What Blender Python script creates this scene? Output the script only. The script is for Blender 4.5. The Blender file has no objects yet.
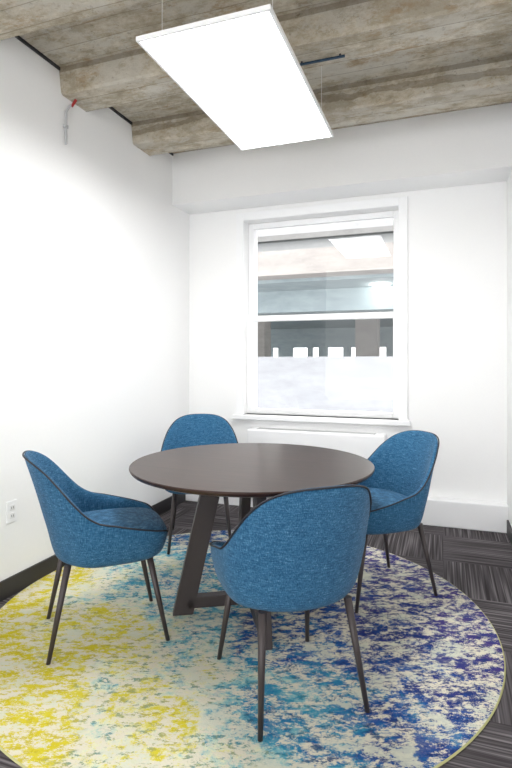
import bpy, bmesh, math
from mathutils import Vector, Matrix
S=bpy.context.scene
try:
    S.view_settings.view_transform='Standard'
    S.view_settings.exposure=0.45
except Exception: pass
COL=S.collection
# ------------------------------------------------------------ materials
def newmat(name):
    m=bpy.data.materials.new(name); m.use_nodes=True
    nt=m.node_tree; b=nt.nodes['Principled BSDF']
    return m,nt,b
def simple(name,col,rough=.5,metal=0,spec=.5):
    m,nt,b=newmat(name)
    b.inputs['Base Color'].default_value=(*col,1); b.inputs['Roughness'].default_value=rough
    b.inputs['Metallic'].default_value=metal; b.inputs['Specular IOR Level'].default_value=spec
    return m
class G:
    def __init__(s,nt): s.nt=nt
    def n(s,t,**k):
        x=s.nt.nodes.new(t)
        for a,v in k.items(): setattr(x,a,v)
        return x
    def l(s,a,b): s.nt.links.new(a,b)
    def inp(s,sock,v):
        if hasattr(v,'is_output'): s.l(v,sock)
        else: sock.default_value=v
    def math(s,op,a,b=0.0,c=None,clamp=False):
        x=s.n('ShaderNodeMath',operation=op,use_clamp=clamp)
        s.inp(x.inputs[0],a); s.inp(x.inputs[1],b)
        if c is not None: s.inp(x.inputs[2],c)
        return x.outputs[0]
    def mix(s,f,a,b,mode='MIX'):
        x=s.n('ShaderNodeMix',data_type='RGBA',blend_type=mode)
        s.inp(x.inputs[0],f)
        s.inp(x.inputs[6],a if hasattr(a,'is_output') else (*a,1)); s.inp(x.inputs[7],b if hasattr(b,'is_output') else (*b,1))
        return x.outputs[2]
    def coord(s,kind='Object'): return s.n('ShaderNodeTexCoord').outputs[kind]
    def mapping(s,v,scale=(1,1,1),loc=(0,0,0),rot=(0,0,0)):
        x=s.n('ShaderNodeMapping'); s.l(v,x.inputs[0])
        x.inputs['Scale'].default_value=scale; x.inputs['Location'].default_value=loc; x.inputs['Rotation'].default_value=rot
        return x.outputs[0]
    def noise(s,v,scale=5,detail=4,rough=.55,dist=0):
        x=s.n('ShaderNodeTexNoise'); s.l(v,x.inputs['Vector'])
        x.inputs['Scale'].default_value=scale; x.inputs['Detail'].default_value=detail
        x.inputs['Roughness'].default_value=rough; x.inputs['Distortion'].default_value=dist
        return x.outputs['Fac']
    def ramp(s,f,stops,interp='LINEAR'):
        x=s.n('ShaderNodeValToRGB'); x.color_ramp.interpolation=interp
        e=x.color_ramp.elements
        while len(e)<len(stops): e.new(.5)
        for i,(p,c) in enumerate(stops):
            e[i].position=p; e[i].color=(c,c,c,1) if isinstance(c,(int,float)) else (*c,1)
        s.l(f,x.inputs[0]); return x.outputs[0]
    def bump(s,h,b,strength=.3,dist=.01):
        x=s.n('ShaderNodeBump'); x.inputs['Strength'].default_value=strength; x.inputs['Distance'].default_value=dist
        s.l(h,x.inputs['Height']); s.l(x.outputs[0],b.inputs['Normal'])
def lin(r,g,b):
    f=lambda c:(c/255/12.92) if c/255<=.04045 else ((c/255+.055)/1.055)**2.4
    return (f(r),f(g),f(b))

m_wall,nt,b=newmat('wall_paint'); g=G(nt)
n=g.noise(g.coord(),60,3)
g.l(g.mix(n,(.88,.882,.88),(.91,.91,.902)),b.inputs['Base Color']); b.inputs['Roughness'].default_value=.75
g.bump(n,b,.05,.002)
m_trimw=simple('white_trim_paint',(.9,.905,.91),.35)
m_base=simple('black_baseboard',(.025,.023,.026),.5)
m_metal,nt,b=newmat('dark_bronze_metal'); g=G(nt)
b.inputs['Base Color'].default_value=(*lin(64,57,57),1); b.inputs['Metallic'].default_value=.2; b.inputs['Roughness'].default_value=.45
m_pip=simple('black_piping',(.01,.012,.02),.6)

# fabric
m_fab,nt,b=newmat('blue_denim_tweed_fabric'); g=G(nt)
c=g.coord()
n1=g.noise(g.mapping(c,(36,36,560)),1,3,.6)
n2=g.noise(g.mapping(c,(460,460,30)),1,3,.6)
n3=g.noise(c,7,3)
w=g.math('MULTIPLY',g.math('ADD',n1,n2),.5)
colr=g.ramp(w,[(.36,lin(24,56,84)),(.46,lin(36,84,118)),(.55,lin(54,105,141)),(.66,lin(116,156,182))])
colr=g.mix(g.math('MULTIPLY',n3,.2),colr,lin(36,84,119))
g.l(colr,b.inputs['Base Color']); b.inputs['Roughness'].default_value=.9
b.inputs['Specular IOR Level'].default_value=.2
b.inputs['Sheen Weight'].default_value=.08
g.bump(w,b,.5,.002)

# table wood
m_wood,nt,b=newmat('espresso_wood'); g=G(nt)
c=g.mapping(g.coord(),(2.2,34,34),rot=(0,0,math.radians(25)))
n=g.noise(c,1.5,5,.6,.6)
g.l(g.ramp(n,[(.3,lin(40,26,21)),(.6,lin(57,39,33)),(.8,lin(72,50,42))]),b.inputs['Base Color'])
b.inputs['Roughness'].default_value=.3; b.inputs['Specular IOR Level'].default_value=.33; g.bump(n,b,.06,.002)

# concrete
m_conc,nt,b=newmat('board_formed_concrete'); g=G(nt)
co=g.coord(); sep=g.n('ShaderNodeSeparateXYZ'); g.l(co,sep.inputs[0])
yb=g.math('MULTIPLY',g.math('ADD',sep.outputs[1],g.math('MULTIPLY',g.noise(g.mapping(co,(1.5,0,0)),1,3),.03)),1/.135)
idx=g.math('FLOOR',yb); fr=g.math('FRACT',yb)
wn=g.n('ShaderNodeTexWhiteNoise',noise_dimensions='1D'); g.l(idx,wn.inputs['W'])
seamn=g.noise(g.mapping(co,(3,8,8)),1,4,.7)
seam=g.math('GREATER_THAN',g.math('ABSOLUTE',g.math('SUBTRACT',fr,.5)),g.math('ADD',.445,g.math('MULTIPLY',seamn,.07)))
grain=g.noise(g.mapping(co,(9,16,16)),1,10,.78,.0)
blot=g.noise(g.mapping(co,(2.8,3.6,3.6)),1,10,.78,.0)
blot2=g.noise(g.mapping(co,(2.4,4.5,4.5),loc=(11,3,5)),1,10,.78,.0)
rust=g.noise(g.mapping(co,(3,6,6),loc=(3,1,0)),1,10,.78,.0)
pit=g.noise(co,22,8,.8)
c1=g.ramp(grain,[(.34,lin(148,138,120)),(.46,lin(182,172,152)),(.56,lin(202,194,177)),(.72,lin(228,223,210))])
c1=g.mix(g.ramp(blot,[(.48,0.0),(.55,.75)]),c1,lin(203,200,190))
c1=g.mix(g.ramp(blot2,[(.51,0.0),(.58,.55)]),c1,lin(156,144,122))
c1=g.mix(g.math('MULTIPLY',wn.outputs['Value'],.22),c1,lin(150,134,106))
c1=g.mix(g.ramp(rust,[(.55,0.0),(.63,.55)]),c1,lin(154,124,82))
c1=g.mix(g.ramp(pit,[(.31,.8),(.42,0.0)]),c1,lin(94,82,66))
# painted shade: height band darkened where each beam meets the slab, defines beam edges
edge_shade=g.math('MULTIPLY',g.math('GREATER_THAN',sep.outputs[2],3.02),g.math('LESS_THAN',sep.outputs[2],3.049))
c1=g.mix(g.math('MULTIPLY',edge_shade,.5),c1,lin(92,78,58))
c1=g.mix(g.math('MULTIPLY',seam,.45),c1,lin(104,90,68))
g.l(c1,b.inputs['Base Color']); b.inputs['Roughness'].default_value=.9
g.bump(g.math('SUBTRACT',g.math('ADD',grain,g.math('MULTIPLY',pit,.7)),g.math('MULTIPLY',seam,.5)),b,.8,.018)

# carpet tile
m_carp,nt,b=newmat('striped_carpet_tile'); g=G(nt)
co=g.coord(); sep=g.n('ShaderNodeSeparateXYZ'); g.l(co,sep.inputs[0])
T=.5
fx=g.math('FLOOR',g.math('DIVIDE',sep.outputs[0],T)); fy=g.math('FLOOR',g.math('DIVIDE',sep.outputs[1],T))
ck=g.math('FLOORED_MODULO',g.math('ADD',fx,fy),2.0)
A=g.n('ShaderNodeCombineXYZ'); g.l(g.math('MULTIPLY',sep.outputs[0],95.0),A.inputs[0]); g.l(g.math('MULTIPLY',sep.outputs[1],1.5),A.inputs[1])
B=g.n('ShaderNodeCombineXYZ'); g.l(g.math('MULTIPLY',sep.outputs[1],95.0),B.inputs[0]); g.l(g.math('MULTIPLY',sep.outputs[0],1.5),B.inputs[1])
mv=g.n('ShaderNodeMix',data_type='VECTOR'); g.l(ck,mv.inputs[0]); g.l(A.outputs[0],mv.inputs[4]); g.l(B.outputs[0],mv.inputs[5])
sn=g.noise(mv.outputs[1],1,1,.5)
cc=g.ramp(sn,[(.34,lin(60,56,58)),(.46,lin(76,72,74)),(.56,lin(90,86,88)),(.68,lin(122,117,119))])
g.l(cc,b.inputs['Base Color'])
b.inputs['Roughness'].default_value=.95; b.inputs['Specular IOR Level'].default_value=.1
g.bump(sn,b,.4,.003)

# rug  (object x = camera-lateral axis, y = away)
m_rug,nt,b=newmat('abstract_rug'); g=G(nt)
co=g.coord(); sep=g.n('ShaderNodeSeparateXYZ'); g.l(co,sep.inputs[0])
big=g.noise(co,2.6,10,.75,.3)
gr=g.math('ADD',g.math('MULTIPLY',sep.outputs[0],.37),g.math('MULTIPLY',sep.outputs[1],.15))
gr=g.math('ADD',gr,.535)
gr=g.math('ADD',gr,g.math('MULTIPLY',g.math('SUBTRACT',big,.5),1.3))
basec=g.ramp(gr,[(.06,lin(200,184,14)),(.24,lin(206,194,52)),(.31,lin(218,217,184)),(.42,lin(126,182,188)),(.51,lin(38,130,166)),(.62,lin(18,80,148)),(.76,lin(18,44,116)),(.95,lin(62,48,118))])
weave=g.mapping(co,(11,20,14))
d1=g.noise(weave,1.0,12,.85,.1)
m1=g.ramp(d1,[(.49,0.0),(.51,1.0)])
c1=g.mix(m1,basec,lin(214,208,188))
d2=g.noise(g.mapping(co,(20,38,20),loc=(5,2,0)),1.0,10,.8,.1)
dk=g.ramp(gr,[(.16,lin(188,172,16)),(.4,lin(52,126,142)),(.62,lin(14,44,106))])
c1=g.mix(g.ramp(d2,[(.535,0.0),(.555,.92)]),c1,dk)
d3=g.noise(g.mapping(co,(4,6.5,5),loc=(9,4,0)),1.0,12,.8,.2)
c1=g.mix(g.ramp(d3,[(.545,0.0),(.56,.85)]),c1,lin(206,208,190))
d4=g.noise(g.mapping(co,(5,8,6),loc=(-3,7,0)),1.0,12,.8,.2)
c1=g.mix(g.math('MULTIPLY',g.ramp(d4,[(.54,0.0),(.555,.9)]),g.ramp(gr,[(.34,0.0),(.44,1.0)])),c1,g.ramp(gr,[(.45,lin(40,140,170)),(.66,lin(22,76,148)),(.9,lin(40,48,120))]))
fine=g.noise(g.mapping(co,(60,160,60)),1,4,.7)
c1=g.mix(g.math('MULTIPLY',fine,.1),c1,lin(150,156,152))
rad=g.math('SQRT',g.math('ADD',g.math('MULTIPLY',sep.outputs[0],sep.outputs[0]),g.math('MULTIPLY',sep.outputs[1],sep.outputs[1])))
c1=g.mix(g.math('GREATER_THAN',rad,1.214),c1,lin(182,180,130))
g.l(c1,b.inputs['Base Color']); b.inputs['Roughness'].default_value=.95; b.inputs['Specular IOR Level'].default_value=.1
g.bump(g.noise(co,180,2),b,.4,.004)

def emis(name,col,st):
    m,nt,b=newmat(name); b.inputs['Base Color'].default_value=(.9,.9,.9,1)
    b.inputs['Emission Color'].default_value=(*col,1); b.inputs['Emission Strength'].default_value=st; return m
m_led=emis('led_diffuser',(1,1,1),15.5)
m_gl=bpy.data.materials.new('window_glass'); m_gl.use_nodes=True; nt=m_gl.node_tree; nt.nodes.clear(); g=G(nt)
o=g.n('ShaderNodeOutputMaterial'); tr=g.n('ShaderNodeBsdfTransparent'); gs=g.n('ShaderNodeBsdfGlossy'); gs.inputs['Roughness'].default_value=.01
fz=g.n('ShaderNodeFresnel'); fz.inputs[0].default_value=1.45
mx=g.n('ShaderNodeMixShader'); g.l(fz.outputs[0],mx.inputs[0]); g.l(tr.outputs[0],mx.inputs[1]); g.l(gs.outputs[0],mx.inputs[2]); g.l(mx.outputs[0],o.inputs[0])

def extmat(name,c1,c2):
    m,nt,b=newmat(name); g=G(nt); n=g.noise(g.mapping(g.coord(),(2,2,5)),1.2,9,.75)
    g.l(g.ramp(n,[(.35,c1),(.65,c2)]),b.inputs['Base Color']); b.inputs['Roughness'].default_value=.9; return m
m_ext=extmat('exterior_concrete',lin(148,150,154),lin(163,165,169))
m_ext2=extmat('exterior_beam_concrete',lin(140,136,133),lin(158,154,150))
m_ext3=extmat('exterior_pale_concrete',lin(156,157,157),lin(168,169,169))
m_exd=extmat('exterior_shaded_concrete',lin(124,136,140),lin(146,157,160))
m_ground=extmat('asphalt',lin(90,90,92),lin(110,110,110))

# ------------------------------------------------------------ mesh helpers
def link(ob,parent=None):
    COL.objects.link(ob)
    if parent: ob.parent=parent
    return ob
def empty(name,loc=(0,0,0),rotz=0):
    e=bpy.data.objects.new(name,None); e.location=loc; e.rotation_euler=(0,0,rotz); e.empty_display_size=.1
    return link(e)
def meshob(name,bm,mat,parent=None,smooth=False,mods=()):
    bmesh.ops.recalc_face_normals(bm,faces=bm.faces)
    me=bpy.data.meshes.new(name); bm.to_mesh(me); bm.free()
    if smooth:
        for p in me.polygons: p.use_smooth=True
    ob=bpy.data.objects.new(name,me)
    for m in (mat if isinstance(mat,(list,tuple)) else [mat]): me.materials.append(m)
    return link(ob,parent)
def addbox(bm,x0,x1,y0,y1,z0,z1):
    vs=[bm.verts.new((x,y,z)) for z in (z0,z1) for y in (y0,y1) for x in (x0,x1)]
    for f in ((0,1,3,2),(4,5,7,6),(0,1,5,4),(2,3,7,6),(0,2,6,4),(1,3,7,5)):
        bm.faces.new([vs[i] for i in f])
def boxes(name,lst,mat,parent=None,bevel=0):
    bm=bmesh.new()
    for q in lst: addbox(bm,*q)
    ob=meshob(name,bm,mat,parent)
    if bevel:
        m=ob.modifiers.new('bevel','BEVEL'); m.width=bevel; m.segments=2
    return ob
def prism(name,p0,p1,w0,w1,mat,parent=None,bevel=.004,up=None):
    bm=bmesh.new(); p0=Vector(p0);p1=Vector(p1); u=Vector(up).normalized() if up else Vector((1,0,0)); v=Vector((0,0,1)).cross(u)
    r=[]
    for p,w in ((p0,w0),(p1,w1)):
        r.append([bm.verts.new(p+u*a*w[0]/2+v*b_*w[1]/2) for a,b_ in ((-1,-1),(1,-1),(1,1),(-1,1))])
    bm.faces.new(r[0]);bm.faces.new(r[1])
    for i in range(4): bm.faces.new([r[0][i],r[0][(i+1)%4],r[1][(i+1)%4],r[1][i]])
    ob=meshob(name,bm,mat,parent)
    if bevel: m=ob.modifiers.new('bevel','BEVEL'); m.width=bevel; m.segments=2
    return ob
def cone(name,p0,p1,r0,r1,mat,parent=None,seg=16):
    bm=bmesh.new(); p0=Vector(p0);p1=Vector(p1)
    R=[[bm.verts.new(p+Vector((r*math.cos(2*math.pi*i/seg),r*math.sin(2*math.pi*i/seg),0))) for i in range(seg)] for p,r in ((p0,r0),(p1,r1))]
    for i in range(seg): bm.faces.new([R[0][i],R[0][(i+1)%seg],R[1][(i+1)%seg],R[1][i]])
    bm.faces.new(R[0]);bm.faces.new(R[1])
    ob=meshob(name,bm,mat,parent,smooth=False)
    for p in ob.data.polygons: p.use_smooth=len(p.vertices)==4
    return ob
def tube(name,pts,r,mat,parent=None,cyclic=False):
    cu=bpy.data.curves.new(name,'CURVE'); cu.dimensions='3D'; cu.bevel_depth=r; cu.bevel_resolution=3; cu.use_fill_caps=True
    sp=cu.splines.new('POLY'); sp.points.add(len(pts)-1)
    for i,p in enumerate(pts): sp.points[i].co=(*p,1)
    sp.use_cyclic_u=cyclic; cu.materials.append(mat)
    return link(bpy.data.objects.new(name,cu),parent)
def lathe(name,prof,mat,parent=None,seg=96):
    bm=bmesh.new(); rings=[]
    for r,z in prof:
        if r<1e-6: rings.append([bm.verts.new((0,0,z))])
        else: rings.append([bm.verts.new((r*math.cos(2*math.pi*i/seg),r*math.sin(2*math.pi*i/seg),z)) for i in range(seg)])
    for a,b_ in zip(rings,rings[1:]):
        for i in range(seg):
            j=(i+1)%seg
            if len(a)==1: bm.faces.new([a[0],b_[i],b_[j]])
            elif len(b_)==1: bm.faces.new([a[i],a[j],b_[0]])
            else: bm.faces.new([a[i],a[j],b_[j],b_[i]])
    return meshob(name,bm,mat,parent)

# ------------------------------------------------------------ camera frame
CAMH=1.27; TH=math.radians(19.8)
Fv=Vector((-math.sin(TH),math.cos(TH))); Rv=Vector((math.cos(TH),math.sin(TH)))
def W(lat,dep): return Rv*lat+Fv*dep
XL,XR,YB=-2.2,.45,4.3; YF=-1.4; ZC=3.05

# ------------------------------------------------------------ room
boxes('floor',[(XL-.15,XR+.15,YF,YB+.3,-.1,0)],m_carp)
boxes('wall_left',[(XL-.15,XL,YF,YB+.3,0,ZC)],m_wall)
boxes('wall_right',[(XR,XR+.15,YF,YB+.3,0,ZC)],m_wall)
wx0,wx1,wz0,wz1=-1.66,-.335,.79,2.5
boxes('wall_back',[(XL,wx0,YB,YB+.3,0,ZC),(wx1,XR,YB,YB+.3,0,ZC),(wx0,wx1,YB,YB+.3,0,wz0),(wx0,wx1,YB,YB+.3,wz1,ZC)],m_wall)
boxes('wall_soffit',[(XL,XR,3.98,YB,2.61,ZC)],m_wall)
boxes('ceiling',[(XL-.15,XR+.15,YF,YB+.3,ZC,ZC+.2)],m_conc)
def beam(y0,y1,zb=2.895):
    bm=bmesh.new(); t=.02
    sec=[(y0-t,ZC),(y0,zb+.012),(y0+.012,zb),(y1-.012,zb),(y1,zb+.012),(y1+t,ZC)]
    a=[bm.verts.new((XL,y,z)) for y,z in sec]; c=[bm.verts.new((XR,y,z)) for y,z in sec]
    n=len(sec)
    for i in range(n): bm.faces.new([a[i],a[(i+1)%n],c[(i+1)%n],c[i]])
    bm.faces.new(a);bm.faces.new(c)
    meshob('ceiling_beam',bm,m_conc)
for y in (-.55,.25,1.03,1.81,2.59,3.37): beam(y,y+.25)
boxes('shadow_gap_strip',[(XL,XL+.01,YF,3.98,ZC-.018,ZC)],m_base)  # thin black strip standing in for the dark shadow gap between wall and slab
boxes('baseboard_left',[(XL,XL+.013,YF,YB-.1,0,.1)],m_base)
boxes('baseboard_right',[(XR-.013,XR,YF,YB-.1,0,.1)],m_base)
boxes('trim_2',[(XL,XR,YB-.1,YB,0,.2)],m_trimw,bevel=.008)
# window
win=empty('window_1')
cw=.07
boxes('casing',[(wx0-cw,wx0,YB-.02,YB+.0,wz0,wz1+cw),(wx1,wx1+cw,YB-.02,YB,wz0,wz1+cw),(wx0,wx1,YB-.02,YB,wz1,wz1+cw)],m_trimw,win,.004)
boxes('sill',[(wx0-cw-.02,wx1+cw+.02,YB-.06,YB+.09,wz0-.04,wz0)],m_trimw,win,.006)
def sash(nm,z0,z1,y0,y1,s=.05):
    boxes(nm,[(wx0,wx0+s,y0,y1,z0,z1),(wx1-s,wx1,y0,y1,z0,z1),(wx0+s,wx1-s,y0,y1,z0,z0+s),(wx0+s,wx1-s,y0,y1,z1-s,z1)],m_trimw,win,.005)
    bm=bmesh.new(); yy=(y0+y1)/2
    bm.faces.new([bm.verts.new(q) for q in ((wx0+s,yy,z0+s),(wx1-s,yy,z0+s),(wx1-s,yy,z1-s),(wx0+s,yy,z1-s))])
    meshob(nm+'_glass',bm,m_gl,win)
zm=1.64
sash('lower_sash',wz0,zm+.025,YB+.07,YB+.105)
sash('upper_sash',zm-.025,wz1,YB+.11,YB+.145)
boxes('jamb',[(wx0-.001,wx0+.02,YB+.15,YB+.3,wz0,wz1),(wx1-.02,wx1+.001,YB+.15,YB+.3,wz0,wz1)],m_trimw,win)
# convector
cv=empty('convector_heater')
boxes('cabinet',[(-1.58,-.43,YB-.15,YB-.002,.12,.68)],m_trimw,cv,.012)
boxes('grille',[(-1.5+i*.02,-1.488+i*.02,YB-.12,YB-.04,.68,.684) for i in range(50)],simple('grille_grey',(.5,.5,.5),.5),cv)
boxes('feet',[(-1.5,-1.4,YB-.13,YB-.101,0,.125),(-.6,-.5,YB-.13,YB-.101,0,.125)],m_trimw,cv)
# outlet
ot=empty('wall_outlet',(XL,2.2,.45))
boxes('plate',[(0,.006,-.036,.036,-.058,.058)],m_trimw,ot,.002)
boxes('sockets',[(.006,.009,-.017,.017,.008,.036),(.006,.009,-.017,.017,-.036,-.008)],simple('socket_grey',(.75,.75,.75),.4),ot,.001)
boxes('slots',[(.009,.0095,-.008,-.005,.016,.028),(.009,.0095,.005,.008,.016,.028),(.009,.0095,-.008,-.005,-.028,-.016),(.009,.0095,.005,.008,-.028,-.016)],m_base,ot)

# light panels
def panel(cx,y0,y1,z):
    p=empty('ceiling_light_panel',(cx,(y0+y1)/2,z)); L=(y1-y0)/2; w=.3
    boxes('frame',[(-w,w,-L,L,.01,.02),(-w,-w+.012,-L,L,0,.01),(w-.012,w,-L,L,0,.01),(-w+.012,w-.012,-L,-L+.012,0,.01),(-w+.012,w-.012,L-.012,L,0,.01)],m_trimw,p)
    boxes('diffuser',[(-w+.012,w-.012,-L+.012,L-.012,.002,.01)],m_led,p)
    for i,(sx,sy) in enumerate(((-1,-1),(1,-1),(-1,1),(1,1))):
        tube('cable_%d'%(i+1),[(sx*(w-.04),sy*(L-.15),.02),(sx*(w-.04),sy*(L-.15),ZC-z)],.001,m_trimw,p)
panel(-.925,1.9,3.12,2.62)
# sprinkler pipe stub on left wall, strut on ceiling
sp=empty('sprinkler_pipe',(XL,2.62,2.72))
m_pg=simple('pipe_grey',(.5,.5,.52),.4)
tube('pipe',[(.012,0,-.12),(.012,0,.08),(.02,.02,.12),(.03,.03,.135)],.007,m_pg,sp)
tube('valve',[(.03,.03,.125),(.045,.05,.17)],.009,simple('red_paint',(.35,.02,.02),.4),sp)
boxes('bracket',[(0,.018,-.014,.014,-.02,0)],m_pg,sp)
st=empty('ceiling_strut',(-.62,2.75,2.88))
boxes('channel',[(-.13,.13,-.006,.006,-.005,.006)],simple('blue_steel',(.03,.06,.1),.4,.5),st,.002)
boxes('hanger',[(-.11,-.1,-.005,.005,.006,.015),(.1,.11,-.005,.005,.006,.015)],m_metal,st)

# ------------------------------------------------------------ rug & table
rc=W(-.08,2.65)
rug=lathe('round_rug',[(0,0.0005),(1.215,.0005),(1.22,.004),(1.216,.008),(0,.009)],m_rug,seg=160); rug.location=(rc.x,rc.y,0); rug.rotation_euler=(0,0,TH)
RT=.009
tc=W(-.02,2.65)
tb=empty('round_dining_table',(tc.x,tc.y,RT))
lathe('tabletop',[(0,.712),(.575,.712),(.603,.722),(.61,.734),(.61,.738),(.607,.741),(0,.741)],m_wood,tb,128)
aA=math.atan2(*(lambda v:(v.y,v.x))(W(-.343,-.06)))
for k in range(2):
    a=aA+k*math.pi/2; d=Vector((math.cos(a),math.sin(a),0))
    for j,s in enumerate((1,-1)):
        prism('leg_%d'%(k*2+j+1),d*s*.35,d*s*.19+Vector((0,0,.70)),(.10,.05),(.10,.05),m_metal,tb,.004,up=d)
    prism('foot_bar_%d'%(k+1),Vector((0,0,.03+k*.0005)),Vector((0,0,.085+k*.0005)),(.66,.05),(.65,.05),m_metal,tb,.003,up=d)
    prism('top_bar_%d'%(k+1),Vector((0,0,.66+k*.0005)),Vector((0,0,.712)),(.45,.05),(.8,.05),m_metal,tb,.003,up=d)

# ------------------------------------------------------------ chairs
HK=[(0,.842),(24,.833),(42,.80),(56,.742),(68,.672),(80,.605),(95,.553),(118,.517),(142,.495),(162,.468),(180,.452)]
def rimh(a):
    a=min(abs(a),180)
    for (a0,h0),(a1,h1) in zip(HK,HK[1:]):
        if a<=a1:
            i=HK.index((a0,h0)); hm=HK[max(i-1,0)]; hp=HK[min(i+2,len(HK)-1)]
            t=(a-a0)/(a1-a0)
            m0=(h1-hm[1])/(a1-hm[0]) if i>0 else 0
            m1=(hp[1]-h0)/(hp[0]-a0) if a1<180 else 0
            D=a1-a0
            return (2*t**3-3*t*t+1)*h0+(t**3-2*t*t+t)*D*m0+(-2*t**3+3*t*t)*h1+(t**3-t*t)*D*m1
    return HK[-1][1]
def outl(al,a,bf,bb,nf=3.6,nb=2.15):
    s,c=math.sin(al),-math.cos(al)
    n=nb+(nf-nb)*(.5+.5*max(-1,min(1,c*1.5)))
    x=math.copysign(abs(s)**(2/n),s)*a; y=math.copysign(abs(c)**(2/n),c)
    return x,(y*bf if y>0 else y*bb)
def sweep(name,fn,N,mat,parent):
    rings=[fn(2*math.pi*i/N-math.pi) for i in range(N)]; M=len(rings[0])
    bm=bmesh.new(); c0=bm.verts.new(rings[0][0]); c1=bm.verts.new(rings[0][-1])
    V=[[bm.verts.new(p) for p in r[1:-1]] for r in rings]
    for i in range(N):
        A,B=V[i],V[(i+1)%N]
        bm.faces.new([c0,A[0],B[0]]); bm.faces.new([c1,B[-1],A[-1]])
        for j in range(M-3): bm.faces.new([A[j],A[j+1],B[j+1],B[j]])
    ob=meshob(name,bm,mat,parent,smooth=True)
    m=ob.modifiers.new('sub','SUBSURF'); m.levels=1; m.render_levels=2
    return ob
def lean(z): return -.26*max(0,z-.50)-.15*max(0,z-.5)**2
SA,SF,SB=.285,.28,.255
TP=.10
def ws(z): return 1-.10*max(0,z-.55)
def chair(lat,dep,fl,fd):
    p=W(lat,dep); f=W(fl,fd); e=empty('dining_chair',(p.x,p.y,RT),math.atan2(-f.x,f.y))
    def shell(al):
        H=rimh(math.degrees(al)); x,y=outl(al,SA,SF,SB)
        P=[(0,0,.368),(x*.5,y*.5,.368),(x*.74,y*.74,.371),(x*.85,y*.85,.382)]
        for j in range(9):
            z=.402+(H-.402)*j/8
            q=max(0,1-(z-.402)/.15); s=(1-TP*q*q)*ws(z)
            P.append((x*s,y*s+lean(z),z))
        q=max(0,1-(H-.402)/.15); s=(1-TP*q*q)*ws(H)
        P.append((x*s*.965,y*s*.965+lean(H),H+.007))
        P.append((x*s*.92,y*s*.92+lean(H),H))
        for j in range(1,5):
            z=H+(.43-H)*j/4; s2=.89*ws(z)
            P.append((x*s2,y*s2+lean(z),z))
        P.append((x*.4,y*.4,.428)); P.append((0,0,.428))
        return P
    sweep('shell',shell,72,m_fab,e)
    def cush(al):
        x,y=outl(al,.247,.272,.21,3.6,2.3)
        return [(0,0,.425),(x*.6,y*.6,.425),(x*.95,y*.95,.427),(x*.99,y*.99,.437),(x,y,.46),(x*.985,y*.985,.483),(x*.94,y*.94,.497),(x*.8,y*.8,.507),(x*.5,y*.5,.512),(0,0,.514)]
    sweep('seat_cushion',cush,64,m_fab,e)
    pts=[]
    for i in range(144):
        al=2*math.pi*i/144-math.pi; H=rimh(math.degrees(al)); x,y=outl(al,SA,SF,SB)
        q=max(0,1-(H-.402)/.15); s=(1-TP*q*q)*ws(H)
        pts.append((x*s,y*s+lean(H),H+.002))
    tube('piping',pts,.0038,m_pip,e,True)
    k=0
    for sx in (-1,1):
        for sy in (-1,1):
            k+=1; cone('leg_%d'%k,(sx*.205,sy*.25+.0,0),(sx*.168,sy*.172,.385),.009,.0155,m_metal,e)
    return e
chair(.122,2.03,-.177,.49)
chair(-.705,2.44,.476,.189)
chair(.655,2.88,-.465,-.19)
chair(-.39,3.65,.1,-1)

# ------------------------------------------------------------ exterior
pg=empty('parking_garage')
boxes('parapet',[(-9,9,9,9.25,-2,1.33)],m_ext,pg)
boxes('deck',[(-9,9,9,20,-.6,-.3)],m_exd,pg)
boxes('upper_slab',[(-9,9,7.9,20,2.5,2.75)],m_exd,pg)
boxes('upper_beam',[(-9,9,7.5,7.9,2.55,2.92)],m_ext2,pg)
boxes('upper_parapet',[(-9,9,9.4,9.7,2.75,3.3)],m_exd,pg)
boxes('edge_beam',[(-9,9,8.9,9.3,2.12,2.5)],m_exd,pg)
boxes('columns',[(x,x+.5,12,12.5,-.3,2.5) for x in (-9,-4.6,-1.9,2.4,6)],m_ext2,pg)
gaps=[(-8.4,-7.9),(-7.2,-6.7),(-6.45,-6.2),(-5.6,-5.0),(-4.8,-4.55),(-4.2,-3.6),(-3.3,-3.1),(-2.7,-2.0),(-1.7,-1.5),(-1.1,-.4),(.3,.9),(2.2,3),(5,6)]
cur=-9; solid=[]
for a,b_ in gaps: solid.append((cur,a)); cur=b_
solid.append((cur,9))
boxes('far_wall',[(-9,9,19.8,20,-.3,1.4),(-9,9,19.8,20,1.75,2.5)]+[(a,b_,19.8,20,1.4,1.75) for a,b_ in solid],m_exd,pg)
boxes('penthouse',[(-9,9,9.9,10.3,2.75,5.4)],m_ext3,pg)
m_gr=extmat('garage_ledge',lin(120,119,118),lin(138,137,135))
boxes('ledge',[(-9,9,9.75,9.9,3.62,3.72)],m_gr,pg)
m_lamp=emis('garage_lamp_glow',(1,1,.95),25)
for (a,b_) in ((-.95,8.6),(-3.6,11),(.9,11)):
    gl2=lathe('soffit_lamp',[(0,2.41),(.1,2.42),(.13,2.46),(.1,2.5)],m_lamp,pg,24); gl2.location=(a,b_,0)
boxes('strip_lamp',[(-2.4,-1.2,14,14.15,2.4,2.46),(1,2.2,14,14.15,2.4,2.46),(-5.8,-4.6,14,14.15,2.4,2.46)],m_lamp,pg)
boxes('ground',[(-30,30,YB+.4,40,-3.2,-3)],m_ground)

# ------------------------------------------------------------ world
w=bpy.data.worlds.new('overcast_sky'); S.world=w; w.use_nodes=True
bg=w.node_tree.nodes['Background']; bg.inputs[0].default_value=(.99,.992,1,1); bg.inputs[1].default_value=2.95

cam=bpy.data.cameras.new('camera'); co=bpy.data.objects.new('camera',cam); COL.objects.link(co)
co.location=(0,0,CAMH); co.rotation_euler=(math.pi/2,0,TH)
cam.sensor_fit='VERTICAL'; cam.sensor_height=36; cam.lens=36*520/768; cam.shift_y=-24/768; cam.clip_start=.05
S.camera=co
